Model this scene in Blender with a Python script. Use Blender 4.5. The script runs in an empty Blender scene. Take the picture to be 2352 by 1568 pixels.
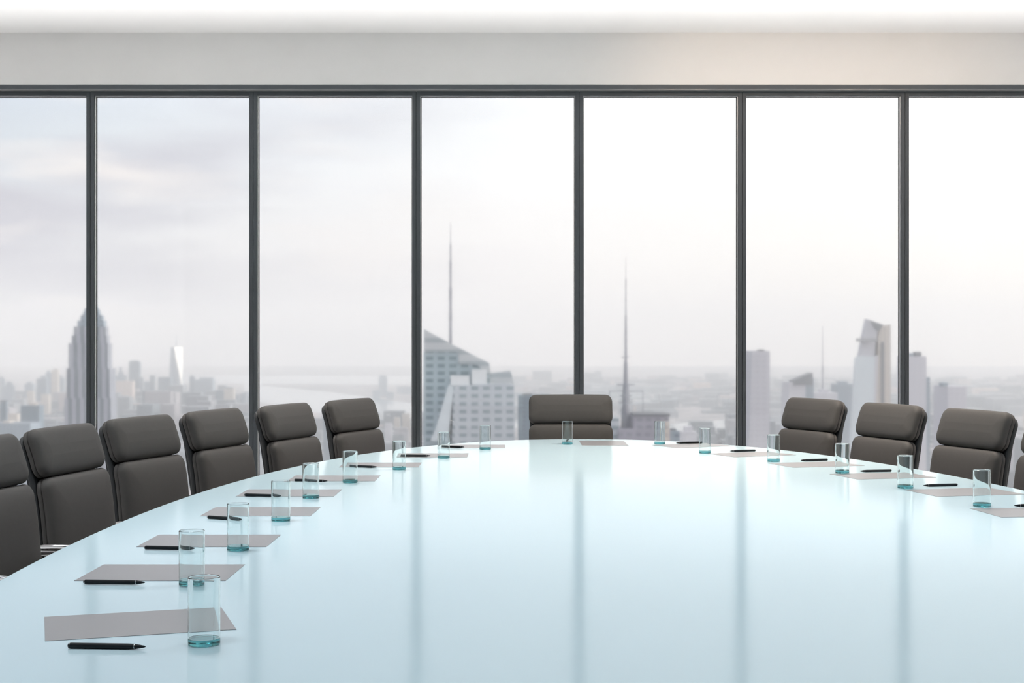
import bpy, bmesh, math, random
from mathutils import Vector, Matrix

PI = math.pi
SC = bpy.context.scene
COL = SC.collection

# ------------------------------------------------------------------ camera
EYE = 1.375            # eye height above the floor
FPX = 3350.0           # focal length in pixels of the 2352 px wide frame
cam_data = bpy.data.cameras.new('camera')
cam_data.sensor_width = 36.0
cam_data.lens = 36.0 * FPX / 2352.0
cam_data.clip_start = 0.05
cam_data.clip_end = 40000.0
cam = bpy.data.objects.new('camera', cam_data)
cam.location = (0, 0, EYE)
cam.rotation_euler = (PI / 2, 0, 0)
COL.objects.link(cam)
SC.camera = cam

# ------------------------------------------------------------------ colour management
SC.view_settings.view_transform = 'Standard'
SC.view_settings.look = 'None'
SC.view_settings.gamma = 1.0
SC.view_settings.use_curve_mapping = False
SC.view_settings.exposure = 0.0

SC.cycles.max_bounces = 12
SC.cycles.diffuse_bounces = 3
SC.cycles.glossy_bounces = 4
SC.cycles.transmission_bounces = 10
SC.cycles.transparent_max_bounces = 8
SC.cycles.volume_bounces = 1
SC.cycles.caustics_reflective = False
SC.cycles.caustics_refractive = True
SC.cycles.sample_clamp_indirect = 50.0
SC.cycles.use_denoising = True
SC.cycles.use_light_tree = False
SC.cycles.adaptive_threshold = 0.01

def lin(r, g, b):
    def f(c):
        c = c / 255.0
        return c / 12.92 if c <= 0.04045 else ((c + 0.055) / 1.055) ** 2.4
    return (f(r), f(g), f(b), 1.0)

# ------------------------------------------------------------------ sky
def make_world():
    w = bpy.data.worlds.new('sky')
    SC.world = w
    w.use_nodes = True
    nt = w.node_tree
    N = nt.nodes; L = nt.links
    N.clear()
    out = N.new('ShaderNodeOutputWorld')
    bg = N.new('ShaderNodeBackground')
    L.new(bg.outputs[0], out.inputs[0])
    tc = N.new('ShaderNodeTexCoord')
    sep = N.new('ShaderNodeSeparateXYZ')
    L.new(tc.outputs['Generated'], sep.inputs[0])
    def ramp(stops, src):
        r = N.new('ShaderNodeValToRGB')
        el = r.color_ramp.elements
        el[0].position, el[0].color = stops[0]
        el[1].position, el[1].color = stops[-1]
        for p, c in stops[1:-1]:
            e = el.new(p); e.color = c
        L.new(src, r.inputs[0])
        return r.outputs[0]
    def maprange(src, a, b):
        m = N.new('ShaderNodeMapRange')
        m.inputs[1].default_value = a; m.inputs[2].default_value = b
        L.new(src, m.inputs[0])
        return m.outputs[0]
    def mix(fac, a, b, mode='MIX'):
        m = N.new('ShaderNodeMix'); m.data_type = 'RGBA'; m.blend_type = mode
        if isinstance(fac, float): m.inputs[0].default_value = fac
        else: L.new(fac, m.inputs[0])
        for s, v in ((6, a), (7, b)):
            if isinstance(v, tuple): m.inputs[s].default_value = v
            else: L.new(v, m.inputs[s])
        return m.outputs[2]
    # height above the horizon: z from -0.03 to 0.2
    zf = maprange(sep.outputs['Z'], -0.04, 0.18)
    left = ramp([(0.0, lin(196, 195, 204)), (0.25, lin(199, 199, 206)), (0.5, lin(218, 221, 226)),
                 (0.8, lin(203, 214, 224)), (1.0, lin(190, 204, 222))], zf)
    mid = ramp([(0.0, lin(246, 241, 242)), (0.2, lin(254, 248, 245)), (0.45, lin(258, 255, 253)),
                (0.8, lin(256, 258, 259)), (1.0, lin(250, 254, 257))], zf)
    right = ramp([(0.0, lin(244, 236, 228)), (0.2, lin(260, 252, 242)), (0.5, lin(268, 265, 258)),
                  (1.0, lin(266, 266, 265))], zf)
    a = mix(maprange(sep.outputs['X'], -0.34, 0.0), left, mid)
    b = mix(maprange(sep.outputs['X'], 0.0, 0.30), a, right)
    # soft cloud bands low on the left
    mp = N.new('ShaderNodeMapping'); mp.inputs['Scale'].default_value = (5.0, 3.0, 26.0)
    mp.inputs['Location'].default_value = (1.3, 0.4, 0.75)
    L.new(tc.outputs['Generated'], mp.inputs[0])
    nz = N.new('ShaderNodeTexNoise'); nz.inputs['Scale'].default_value = 1.0
    nz.inputs['Detail'].default_value = 3.0; nz.inputs['Roughness'].default_value = 0.45
    L.new(mp.outputs[0], nz.inputs['Vector'])
    cf = maprange(nz.outputs[0], 0.42, 0.62)
    side = maprange(sep.outputs['X'], 0.05, -0.33)
    mul = N.new('ShaderNodeMath'); mul.operation = 'MULTIPLY'
    L.new(cf, mul.inputs[0]); L.new(side, mul.inputs[1])
    mul1 = N.new('ShaderNodeMath'); mul1.operation = 'MULTIPLY'
    L.new(mul.outputs[0], mul1.inputs[0]); mul1.inputs[1].default_value = 1.0
    c = mix(mul1.outputs[0], b, lin(188, 188, 200))
    mp2 = N.new('ShaderNodeMapping'); mp2.inputs['Scale'].default_value = (7.0, 4.0, 30.0)
    mp2.inputs['Location'].default_value = (4.1, 2.2, 1.0)
    L.new(tc.outputs['Generated'], mp2.inputs[0])
    nz2 = N.new('ShaderNodeTexNoise'); nz2.inputs['Scale'].default_value = 1.0
    nz2.inputs['Detail'].default_value = 3.0
    L.new(mp2.outputs[0], nz2.inputs['Vector'])
    cf2 = maprange(nz2.outputs[0], 0.52, 0.72)
    mul2 = N.new('ShaderNodeMath'); mul2.operation = 'MULTIPLY'
    L.new(cf2, mul2.inputs[0]); L.new(side, mul2.inputs[1])
    d = mix(mul2.outputs[0], c, lin(246, 240, 236))
    L.new(d, bg.inputs[0])
    bg.inputs[1].default_value = 1.10
make_world()

# ------------------------------------------------------------------ sun (low, far to the right of the windows)
SUN_E = 4.0
sd = bpy.data.lights.new('sun', 'SUN')
sd.energy = SUN_E; sd.angle = math.radians(1.5); sd.color = (1.0, 0.95, 0.90)
sun = bpy.data.objects.new('sun', sd)
dvec = Vector((1.0, -0.06, 0.24)).normalized()
sun.rotation_euler = dvec.to_track_quat('Z', 'Y').to_euler()
sun.location = (60, 0, 60)
COL.objects.link(sun)

# ------------------------------------------------------------------ unseen fill lights added at the ceiling (panels)
CEIL = 3.915
FILL_LIGHTS = []    # (x, y, power, colour, spread)
for y, pw, c in ((-1.5, 6.0, (0.93, 0.97, 1.0)), (2.0, 11.0, (0.93, 0.97, 1.0)), (5.1, 23.0, (0.97, 0.98, 1.0))):
    for x in (-4.3, -1.4, 1.6, 4.4):
        FILL_LIGHTS.append((x, y, pw * (1.35 if x < 0 and y == 2.0 else 1.0), c, math.radians(110)))
for x, pw, c in ((-4.3, 20.0, (1.0, 0.94, 0.88)), (-1.4, 30.0, (1.0, 0.94, 0.88)), (1.6, 56.0, (1.0, 0.86, 0.74)), (4.4, 30.0, (1.0, 0.90, 0.8))):
    FILL_LIGHTS.append((x, 8.1, pw, c, math.radians(110)))
UPFILL_W = 19.5      # strength of the added unseen uplights that brighten the ceiling

# ------------------------------------------------------------------ helpers
def tag(o, label=None, cat=None, group=None, kind=None):
    if label: o['label'] = label
    if cat: o['category'] = cat
    if group: o['group'] = group
    if kind: o['kind'] = kind
    return o

def empty(name, loc, rz=0.0):
    o = bpy.data.objects.new(name, None)
    COL.objects.link(o)
    o.location = loc; o.rotation_euler = (0, 0, rz)
    o.empty_display_size = 0.2
    return o

def link_bm(name, bm, mat, parent=None, smooth=True, angle=40):
    bmesh.ops.recalc_face_normals(bm, faces=bm.faces[:])
    me = bpy.data.meshes.new(name)
    if smooth:
        lim = math.radians(angle)
        for e in bm.edges:
            if len(e.link_faces) == 2 and e.calc_face_angle(0) > lim:
                e.smooth = False
        for f in bm.faces: f.smooth = len(f.verts) <= 64
    bm.to_mesh(me); bm.free()
    if mat: me.materials.append(mat)
    o = bpy.data.objects.new(name, me)
    COL.objects.link(o)
    if parent: o.parent = parent
    return o

def box(bm, x0, x1, y0, y1, z0, z1, bevel=0.0):
    r = bmesh.ops.create_cube(bm, size=1.0)
    vs = r['verts']
    for v in vs:
        v.co.x = x0 if v.co.x < 0 else x1
        v.co.y = y0 if v.co.y < 0 else y1
        v.co.z = z0 if v.co.z < 0 else z1
    if bevel > 0:
        es = list({e for v in vs for e in v.link_edges})
        bmesh.ops.bevel(bm, geom=es, offset=bevel, segments=2, profile=0.5, affect='EDGES')

def lathe(bm, prof, seg=40, closed=True, axis='Z'):
    """prof: list of (r, z); closed loops join the last point to the first"""
    rings = []
    for r, z in prof:
        if r < 1e-6:
            p = (0, 0, z) if axis == 'Z' else (z, 0, 0)
            rings.append([bm.verts.new(p)])
        else:
            ring = []
            for i in range(seg):
                a = 2 * PI * i / seg
                c, s = r * math.cos(a), r * math.sin(a)
                ring.append(bm.verts.new((c, s, z) if axis == 'Z' else (z, c, s)))
            rings.append(ring)
    n = len(rings)
    for k in range(n if closed else n - 1):
        A, B = rings[k], rings[(k + 1) % n]
        if len(A) == 1 and len(B) == 1: continue
        for i in range(seg):
            j = (i + 1) % seg
            if len(A) == 1: bm.faces.new((A[0], B[i], B[j]))
            elif len(B) == 1: bm.faces.new((A[i], A[j], B[0]))
            else: bm.faces.new((A[i], A[j], B[j], B[i]))

def tube(bm, pts, r, seg=10, flat=1.0):
    pts = [Vector(p) for p in pts]
    rings = []
    n = len(pts)
    for i, p in enumerate(pts):
        t = (pts[min(i + 1, n - 1)] - pts[max(i - 1, 0)]).normalized()
        up = Vector((1, 0, 0)) if abs(t.x) < 0.9 else Vector((0, 0, 1))
        a = t.cross(up).normalized(); b = t.cross(a).normalized()
        rad = r[i] if isinstance(r, (list, tuple)) else r
        rings.append([bm.verts.new(p + a * rad * math.cos(2 * PI * k / seg) + b * rad * flat * math.sin(2 * PI * k / seg)) for k in range(seg)])
    for A, B in zip(rings[:-1], rings[1:]):
        for k in range(seg):
            bm.faces.new((A[k], A[(k + 1) % seg], B[(k + 1) % seg], B[k]))
    bm.faces.new(rings[0][::-1]); bm.faces.new(rings[-1])

def copy_thing(o):
    c = o.copy(); COL.objects.link(c)
    for ch in list(o.children):
        d = ch.copy(); COL.objects.link(d); d.parent = c
        for g in list(ch.children):
            e = g.copy(); COL.objects.link(e); e.parent = d
    return c

# ------------------------------------------------------------------ materials
def mat_new(name):
    m = bpy.data.materials.new(name); m.use_nodes = True
    nt = m.node_tree
    return m, nt, nt.nodes, nt.links, nt.nodes['Principled BSDF']

def simple(name, col, rough=0.5, metal=0.0, spec=0.5, noise=0.0, nscale=30.0, bump=0.0, bscale=400.0):
    m, nt, N, L, p = mat_new(name)
    p.inputs['Base Color'].default_value = col
    p.inputs['Roughness'].default_value = rough
    p.inputs['Metallic'].default_value = metal
    p.inputs['Specular IOR Level'].default_value = spec
    tc = N.new('ShaderNodeTexCoord')
    if noise > 0:
        nz = N.new('ShaderNodeTexNoise'); nz.inputs['Scale'].default_value = nscale
        nz.inputs['Detail'].default_value = 4
        L.new(tc.outputs['Object'], nz.inputs['Vector'])
        mx = N.new('ShaderNodeMix'); mx.data_type = 'RGBA'
        mx.inputs[6].default_value = tuple(c * (1 - noise) for c in col[:3]) + (1,)
        mx.inputs[7].default_value = tuple(min(1, c * (1 + noise)) for c in col[:3]) + (1,)
        L.new(nz.outputs[0], mx.inputs[0]); L.new(mx.outputs[2], p.inputs['Base Color'])
    if bump > 0:
        nb = N.new('ShaderNodeTexNoise'); nb.inputs['Scale'].default_value = bscale
        nb.inputs['Detail'].default_value = 2
        L.new(tc.outputs['Object'], nb.inputs['Vector'])
        b = N.new('ShaderNodeBump'); b.inputs['Strength'].default_value = bump; b.inputs['Distance'].default_value = 0.001
        L.new(nb.outputs[0], b.inputs['Height']); L.new(b.outputs[0], p.inputs['Normal'])
    return m

M_ceiling = simple('white_ceiling_paint', (0.93, 0.93, 0.93, 1), 0.8, noise=0.01, nscale=3)
M_wall = simple('light_wall_paint', (0.84, 0.835, 0.83, 1), 0.8, noise=0.02, nscale=4)
M_floor = simple('pale_floor', (0.70, 0.70, 0.69, 1), 0.5, noise=0.02, nscale=2)
M_frame = simple('dark_grey_anodised_frame', (0.100, 0.112, 0.124, 1), 0.5, metal=0.0, spec=0.2, noise=0.02, nscale=8)
M_ledge = simple('brushed_steel_bead', (0.75, 0.76, 0.77, 1), 0.35, metal=0.6)
M_gasket = simple('black_gasket', (0.006, 0.007, 0.008, 1), 0.6)
M_leather = simple('taupe_grey_leather', (0.084, 0.080, 0.077, 1), 0.6, spec=0.3, noise=0.06, nscale=60, bump=0.25, bscale=700)
M_shell = simple('black_leather_shell', (0.028, 0.031, 0.034, 1), 0.55)
M_chrome = simple('polished_chrome', (0.8, 0.8, 0.82, 1), 0.12, metal=1.0)
M_caster = simple('black_nylon', (0.02, 0.02, 0.02, 1), 0.5)
M_pen = simple('black_pen_lacquer', (0.006, 0.009, 0.012, 1), 0.5, spec=0.25)
M_ring = simple('silver_ring', (0.7, 0.7, 0.72, 1), 0.2, metal=1.0)
M_paper = simple('grey_taupe_card', (0.275, 0.272, 0.283, 1), 0.32, spec=0.7, noise=0.03, nscale=300)
def table_mat():
    m = bpy.data.materials.new('glossy_ice_blue_tabletop'); m.use_nodes = True
    N = m.node_tree.nodes; L = m.node_tree.links; N.clear()
    out = N.new('ShaderNodeOutputMaterial'); mx = N.new('ShaderNodeMixShader')
    d = N.new('ShaderNodeBsdfDiffuse'); d.inputs[0].default_value = (0.58, 0.755, 0.83, 1)
    g = N.new('ShaderNodeBsdfGlossy'); g.inputs['Roughness'].default_value = 0.12; g.inputs[0].default_value = (1, 1, 1, 1)
    f = N.new('ShaderNodeFresnel'); f.inputs[0].default_value = 1.5
    k = N.new('ShaderNodeMath'); k.operation = 'MULTIPLY'; k.inputs[1].default_value = 0.66
    L.new(f.outputs[0], k.inputs[0]); L.new(k.outputs[0], mx.inputs[0])
    L.new(d.outputs[0], mx.inputs[1]); L.new(g.outputs[0], mx.inputs[2])
    L.new(mx.outputs[0], out.inputs[0])
    return m
M_table = table_mat()
M_tedge = simple('tabletop_edge', (0.62, 0.55, 0.55, 1), 0.3)
M_ped = simple('satin_white_pedestal', (0.6, 0.6, 0.6, 1), 0.4)

def glass_mat(name, col, rough=0.0, ior=1.45, absorb=None, dens=0.0):
    m = bpy.data.materials.new(name); m.use_nodes = True
    N = m.node_tree.nodes; L = m.node_tree.links; N.clear()
    out = N.new('ShaderNodeOutputMaterial')
    g = N.new('ShaderNodeBsdfGlass')
    g.inputs['Color'].default_value = col; g.inputs['Roughness'].default_value = rough; g.inputs['IOR'].default_value = ior
    L.new(g.outputs[0], out.inputs[0])
    if absorb:
        v = N.new('ShaderNodeVolumeAbsorption'); v.inputs[0].default_value = absorb; v.inputs[1].default_value = dens
        L.new(v.outputs[0], out.inputs[1])
    return m
M_glass = glass_mat('clear_tumbler_glass', (0.97, 0.99, 0.99, 1), 0.0, 1.45)
M_base = glass_mat('teal_glass_base', (0.86, 0.97, 0.97, 1), 0.0, 1.48, absorb=(0.20, 0.60, 0.64, 1), dens=34.0)
M_pane = glass_mat('hazy_window_glass', (1, 1, 1, 1), 0.032, 1.45)

# ------------------------------------------------------------------ room shell
GY = 12.085                                   # plane of the mullion faces
SEAM0 = (207.2 - 1176) * GY / FPX
SPC = 374.35 * GY / FPX
XL = SEAM0 - 2 * SPC
XR = SEAM0 + 7 * SPC
YB = -3.2
ZB = 3.485                                    # bottom of the wall band above the windows

def struct(name, bm, m, smooth=False):
    return tag(link_bm(name, bm, m, smooth=smooth), kind='structure')

bm = bmesh.new(); box(bm, XL - .2, XR + .2, YB - .2, 12.4, -0.2, 0.0); struct('floor', bm, M_floor)
bm = bmesh.new(); box(bm, XL - .2, XR + .2, YB - .2, 12.4, CEIL, CEIL + 0.2); struct('ceiling', bm, M_ceiling)
bm = bmesh.new(); box(bm, XL - .2, XL, YB, 12.4, 0.0, CEIL); struct('wall_left', bm, M_wall)
bm = bmesh.new(); box(bm, XR, XR + .2, YB, 12.4, 0.0, CEIL); struct('wall_right', bm, M_wall)
M_back = simple('dark_grey_wall_paint', (0.22, 0.22, 0.23, 1), 0.8, noise=0.02, nscale=4)
bm = bmesh.new(); box(bm, XL, XR, YB - .2, YB, 0.0, CEIL); struct('wall_back', bm, M_back)
bm = bmesh.new(); box(bm, XL, XR, 12.0, 12.4, ZB, CEIL); struct('wall_far', bm, M_wall)
# head beam under the wall band, with a pale underside
bm = bmesh.new(); box(bm, XL, XR, 11.995, 12.10, 3.4505, ZB, 0.0015); struct('trim_1', bm, M_frame)
bm = bmesh.new(); box(bm, XL, XR, 11.999, 12.084, 3.449, 3.4505); struct('trim_2', bm, M_ledge)

# windows: every unit a thing of its own, frames touching at the seam
HW = 0.0325                                   # half mullion width
def make_window():
    """built about x = 0 at its left seam; spans to x = SPC"""
    w = empty('window_1', (0, GY, 0))
    z1 = 3.4488
    g = 0.0014
    bm = bmesh.new()
    zt = 3.4115
    box(bm, g, HW, 0, 0.02, 0.0, z1, 0.0012)
    box(bm, SPC - HW, SPC - g, 0, 0.02, 0.0, z1, 0.0012)
    box(bm, 0.0, HW, 0.02, 0.10, 0.0, z1)
    box(bm, SPC - HW, SPC, 0.02, 0.10, 0.0, z1)
    box(bm, HW, SPC - HW, 0, 0.10, zt, z1)
    box(bm, HW, SPC - HW, 0, 0.10, 0.0, 0.085)
    f = link_bm('window_frame', bm, M_frame, w, smooth=False)
    bm = bmesh.new()      # pale glazing bead set back on all four sides
    t = 0.0045
    box(bm, HW, HW + t, 0.022, 0.05, 0.085, zt)
    box(bm, SPC - HW - t, SPC - HW, 0.022, 0.05, 0.085, zt)
    box(bm, HW + t, SPC - HW - t, 0.022, 0.05, zt - t, zt)
    box(bm, HW + t, SPC - HW - t, 0.022, 0.05, 0.085, 0.085 + t)
    link_bm('glazing_bead', bm, M_ledge, w, smooth=False)
    bm = bmesh.new()
    s = 0.0085
    box(bm, HW, HW + s, 0.05, 0.066, 0.085, zt)
    box(bm, SPC - HW - s, SPC - HW, 0.05, 0.066, 0.085, zt)
    box(bm, HW + s, SPC - HW - s, 0.05, 0.066, zt - s, zt)
    box(bm, HW + s, SPC - HW - s, 0.05, 0.066, 0.085, 0.085 + s)
    link_bm('gasket', bm, M_gasket, w, smooth=False)
    bm = bmesh.new()
    box(bm, HW + 0.0005, SPC - HW - 0.0005, 0.067, 0.079, 0.0855, zt - 0.0005)
    link_bm('pane', bm, M_pane, w, smooth=False)
    tag(w, kind='structure')
    return w
w0 = make_window()
w0.location.x = XL
for i in range(1, 9):
    w = copy_thing(w0); w.name = 'window_%d' % (i + 1); w.location.x = XL + i * SPC

# panel fittings made up to carry the unseen fill lights
def make_fill(x, y, power, col, spread):
    r = empty('ceiling_fill', (x, y, CEIL))
    bm = bmesh.new()
    a, b = .45, .42
    box(bm, -a, a, -a, -b, -.012, -0.0005); box(bm, -a, a, b, a, -.012, -0.0005)
    box(bm, -a, -b, -b, b, -.012, -0.0005); box(bm, b, a, -b, b, -.012, -0.0005)
    link_bm('frame', bm, M_ped, r, smooth=False)
    ld = bpy.data.lights.new('fill_light', 'AREA'); ld.shape = 'SQUARE'; ld.size = 0.83
    ld.energy = power; ld.color = col; ld.spread = spread
    lo = bpy.data.objects.new('fill_panel', ld); COL.objects.link(lo)
    lo.parent = r; lo.location = (0, 0, -0.008)
    return r
rows = ['rearmost', 'second', 'third', 'window-side']
cols = ['far left', 'left middle', 'right middle', 'far right']
for k, (x, y, p, c, sp) in enumerate(FILL_LIGHTS):
    r = make_fill(x, y, p, c, sp)
    tag(r, 'added fill light panel at the ceiling, %s row, %s' % (rows[k // 4], cols[k % 4]), 'ceiling light', 'added ceiling fill lights')
# unseen strips added at the floor to brighten the ceiling by the windows
upnames = ['leftmost', 'second from left', 'middle', 'second from right', 'rightmost']
for k in range(5):
    x = XL + (XR - XL) * (k + .5) / 5
    r = empty('floor_fill', (x, 10.3, 0.0))
    bm = bmesh.new()
    box(bm, -1.05, 1.05, -.09, -.07, 0.0, .012); box(bm, -1.05, 1.05, .07, .09, 0.0, .012)
    box(bm, -1.05, -1.03, -.07, .07, 0.0, .012); box(bm, 1.03, 1.05, -.07, .07, 0.0, .012)
    link_bm('frame', bm, M_ped, r, smooth=False)
    ld = bpy.data.lights.new('uplight', 'AREA'); ld.shape = 'RECTANGLE'; ld.size = 2.04; ld.size_y = 0.13
    ld.energy = UPFILL_W; ld.color = (1.0, 0.985, 0.97); ld.spread = math.radians(60)
    lo = bpy.data.objects.new('fill_strip', ld); COL.objects.link(lo)
    lo.parent = r; lo.location = (0, 0, 0.008); lo.rotation_euler = (PI, 0, 0)
    tag(r, 'added unseen fill light at the floor before the windows, ' + upnames[k], 'floor light', 'added floor fill lights')
# unseen warm spots added to put a glow on the right wall
for x, yy, tx, tz, pw in ((1.6, 10.25, 1.9, 3.3, 60.0), (3.3, 10.25, 3.3, 3.3, 45.0)):
    r = empty('warm_wall_fill', (x, yy, CEIL))
    bm = bmesh.new(); lathe(bm, [(0.075, -0.001), (0.075, -0.035), (0.055, -0.035), (0.055, -0.001)], 24)
    link_bm('housing', bm, M_ped, r)
    ld = bpy.data.lights.new('warm_fill_light', 'SPOT'); ld.energy = pw; ld.color = (1.0, 0.72, 0.5)
    ld.spot_size = math.radians(95); ld.spot_blend = 1.0; ld.shadow_soft_size = 0.05
    lo = bpy.data.objects.new('warm_fill_light', ld); COL.objects.link(lo)
    lo.parent = r; lo.location = (0, 0, -0.03)
    d = Vector((tx - x, 12.0 - yy, tz - CEIL))
    lo.rotation_euler = d.to_track_quat('-Z', 'Y').to_euler()
    tag(r, 'added warm fill spot aimed at the right windows, %s one' % ('left' if x < 2 else 'right'), 'ceiling light')

# ------------------------------------------------------------------ the table
TZ = 0.74
TC = (0.44, 4.70); TA = 1.825; TB = 4.80; TN = 2.10
def outline(a, b, n=200):
    P = []
    for i in range(n):
        t = 2 * PI * i / n
        c, s = math.cos(t), math.sin(t)
        P.append((TC[0] + a * math.copysign(abs(c) ** (2 / TN), c), TC[1] + b * math.copysign(abs(s) ** (2 / TN), s)))
    return P
def make_table():
    root = empty('conference_table', (0, 0, 0))
    bm = bmesh.new()
    prof = [(-0.05, -0.030), (-0.006, -0.030), (0, -0.026), (0, -0.004), (-0.0012, -0.0012), (-0.004, 0.0)]
    rings = [[bm.verts.new((x, y, TZ + dz)) for x, y in outline(TA + di, TB + di)] for di, dz in prof]
    n = len(rings[0])
    for A, B in zip(rings[:-1], rings[1:]):
        for i in range(n): bm.faces.new((A[i], A[(i + 1) % n], B[(i + 1) % n], B[i]))
    bm.faces.new(rings[-1]); bm.faces.new(rings[0][::-1])
    link_bm('tabletop', bm, M_table, root, angle=30)
    for yy in (2.4, 7.0):
        bm = bmesh.new()
        box(bm, TC[0] - .28, TC[0] + .28, yy - .45, yy + .45, 0.04, TZ - 0.031, 0.02)
        box(bm, TC[0] - .5, TC[0] + .5, yy - .7, yy + .7, 0.0, 0.04, 0.008)
        link_bm('pedestal', bm, M_ped, root)
    tag(root, 'long oval conference table with glossy ice blue reflective top', 'table')
make_table()

# pixel of the 2352x1568 frame -> point on the table top
def on_table(px, py, z=TZ):
    k = py - 784.0
    h = EYE - z
    return ((px - 1176.0) * h / k, FPX * h / k)

# ------------------------------------------------------------------ sheets of card
def rot2(x, y, a):
    return (x * math.cos(a) - y * math.sin(a), x * math.sin(a) + y * math.cos(a))
SW, SD = 0.402, 0.284
ORD = ['nearest', 'second-nearest', 'third-nearest', 'fourth-nearest', 'fifth-nearest', 'sixth-nearest', 'seventh-nearest', 'eighth-nearest', 'ninth-nearest']
sheets = []   # (cx, cy, angle, label)
cx, cy = on_table(540, 1446); dx, dy = rot2(-SW / 2 + .003, SD / 2, math.radians(18)); sheets.append((cx + dx, cy + dy, 18))
for px, py in ((518, 1334), (612, 1256), (713, 1185), (767, 1140), (861, 1105), (961, 1073), (1073, 1050), (1160, 1029)):
    x, y = on_table(px, py); sheets.append((x - SW / 2, y + SD / 2, 0))
x, y = on_table(1337, 1023); sheets.append((x + SD / 2, y + SW / 2, 90))
for px, py, a in ((1556, 1029, 27), (1688, 1050, 24), (1823, 1074, 17), (1970, 1101, 14), (2153, 1140.5, 13), (2299, 1188, 5)):
    x, y = on_table(px, py); dx, dy = rot2(SW / 2, SD / 2, math.radians(a)); sheets.append((x + dx, y + dy, a))
def side_label(i, n_left, noun_l, noun_end, noun_r):
    if i < n_left: return noun_l % ORD[i]
    if i == n_left: return noun_end
    return noun_r % ORD[len_right - 1 - (i - n_left - 1)]
bm = bmesh.new(); box(bm, -SW / 2, SW / 2, -SD / 2, SD / 2, 0, 0.0008)
sheet0 = link_bm('paper_sheet', bm, M_paper, smooth=False)
len_right = 6
for i, (x, y, a) in enumerate(sheets):
    o = sheet0 if i == 0 else sheet0.copy()
    if i: COL.objects.link(o)
    o.location = (x, y, TZ + 0.0002); o.rotation_euler = (0, 0, math.radians(a))
    lab = side_label(i, 9, 'blank grey sheet along the left table edge, %s to the camera', 'blank pale sheet on the far table end before the facing chair',
                     'blank sheet along the right table edge, %s to the camera')
    if i == 0: lab = 'blank grey sheet lying askew at the near left, pen in front'
    tag(o, lab, 'sheet of paper', 'blank sheets laid round the table')

# ------------------------------------------------------------------ tumblers
def make_tumbler():
    r = empty('drinking_glass', (0, 0, 0))
    R = 0.0335; H = 0.142; zb = 0.0145
    bm = bmesh.new()
    W = .0018
    lathe(bm, [(R, zb + .0003), (R, zb + .002), (R, H - .003), (R, H - .0010), (R - .0003, H - .0003), (R - W / 2, H), (R - W + .0003, H - .0003), (R - W, H - .0010), (R - W, H - .003), (R - W, zb + .002), (R - W, zb + .0003)], 80)
    link_bm('glass_wall', bm, M_glass, r)
    bm = bmesh.new()
    lathe(bm, [(0, 0.0), (R - .006, 0.0), (R - .003, 0.0), (R - .001, .0008), (R, .0025), (R, .0035), (R, zb - .0018), (R, zb - .0008), (R - .0008, zb), (R - .003, zb), (0, zb)], 80, closed=False)
    b = link_bm('glass_base', bm, M_base, r)
    b['label'] = 'thick teal-tinted base'
    return r
gl_px = [(468.5, 1479.5), (440.5, 1342.5), (547, 1263), (645, 1195.7), (714, 1143.7), (804, 1108), (917, 1078), (1019, 1052), (1114.5, 1032),
         (1303, 1020), (1515.5, 1019.5), (1619, 1040.5), (1777, 1059.7), (1934.5, 1086.3), (2079.5, 1120.8), (2255.5, 1163)]
t0 = make_tumbler()
# lifted half a millimetre onto the sheet where one stands on paper
def over_sheet(x, y, m=0.034):
    for sx, sy, a in sheets:
        u, v = rot2(x - sx, y - sy, -math.radians(a))
        if abs(u) < SW / 2 + m and abs(v) < SD / 2 + m: return True
    return False
for i, (px, py) in enumerate(gl_px):
    o = t0 if i == 0 else copy_thing(t0)
    x, y = on_table(px, py)
    o.location = (x, y, TZ + (0.0011 if over_sheet(x, y) else 0.0001))
    lab = side_label(i, 9, 'clear straight tumbler with teal base on the left of the table, %s to the camera',
                     'clear straight tumbler with teal base standing before the facing end chair',
                     'clear straight tumbler with teal base on the right of the table, %s to the camera')
    tag(o, lab, 'glass', 'tumblers set round the table')

# ------------------------------------------------------------------ pens (tip towards +x)
def make_pen():
    r = empty('ballpoint_pen', (0, 0, 0))
    Lh = 0.0825; R = 0.0060
    bm = bmesh.new()
    lathe(bm, [(0, -Lh + .004), (R * .9, -Lh + .004), (R, -Lh + .006), (R, 0.045), (R * .93, 0.058), (0, 0.058)], 24, closed=False, axis='X')
    link_bm('barrel', bm, M_pen, r)
    bm = bmesh.new()
    lathe(bm, [(0, -Lh), (R * .55, -Lh + .0003), (R * .8, -Lh + .0015), (R * .84, -Lh + .0035), (0, -Lh + .0035)], 24, closed=False, axis='X')
    link_bm('end_cap', bm, M_pen, r)
    for z0, rr in ((-Lh + .0036, R * .96), (0.0581, R * .95)):
        bm = bmesh.new()
        lathe(bm, [(0, z0), (rr, z0), (rr, z0 + .0009), (0, z0 + .0009)], 24, closed=False, axis='X')
        link_bm('silver_ring', bm, M_ring, r)
    bm = bmesh.new()
    lathe(bm, [(0, .0591), (R * .90, .0591), (R * .62, .070), (R * .30, .0795), (R * .12, .0815), (0, Lh)], 24, closed=False, axis='X')
    link_bm('tip', bm, M_pen, r)
    for c in r.children: c.location.z = R
    return r
pens = [(152, 339, 1490.0, -4), (189, 336, 1342.5, -4), (330, 452, 1263.0, -6), (478, 561, 1193.5, -26), (560, 648, 1141, -15), (674, 755, 1106.5, -18),
        (801, 868, 1073.8, -26), (919, 991, 1048.8, -5), (1013, 1064, 1028, -26),
        (1303, 1303, 1012.5, 262),
        (1549, 1611, 1018.8, 200), (1676, 1736, 1037.6, 198), (1835, 1905, 1059, 199), (1973, 2050, 1084.2, 191), (2118, 2202, 1116.8, 193), (2329, 2420, 1164, 190)]
p0 = make_pen()
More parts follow.
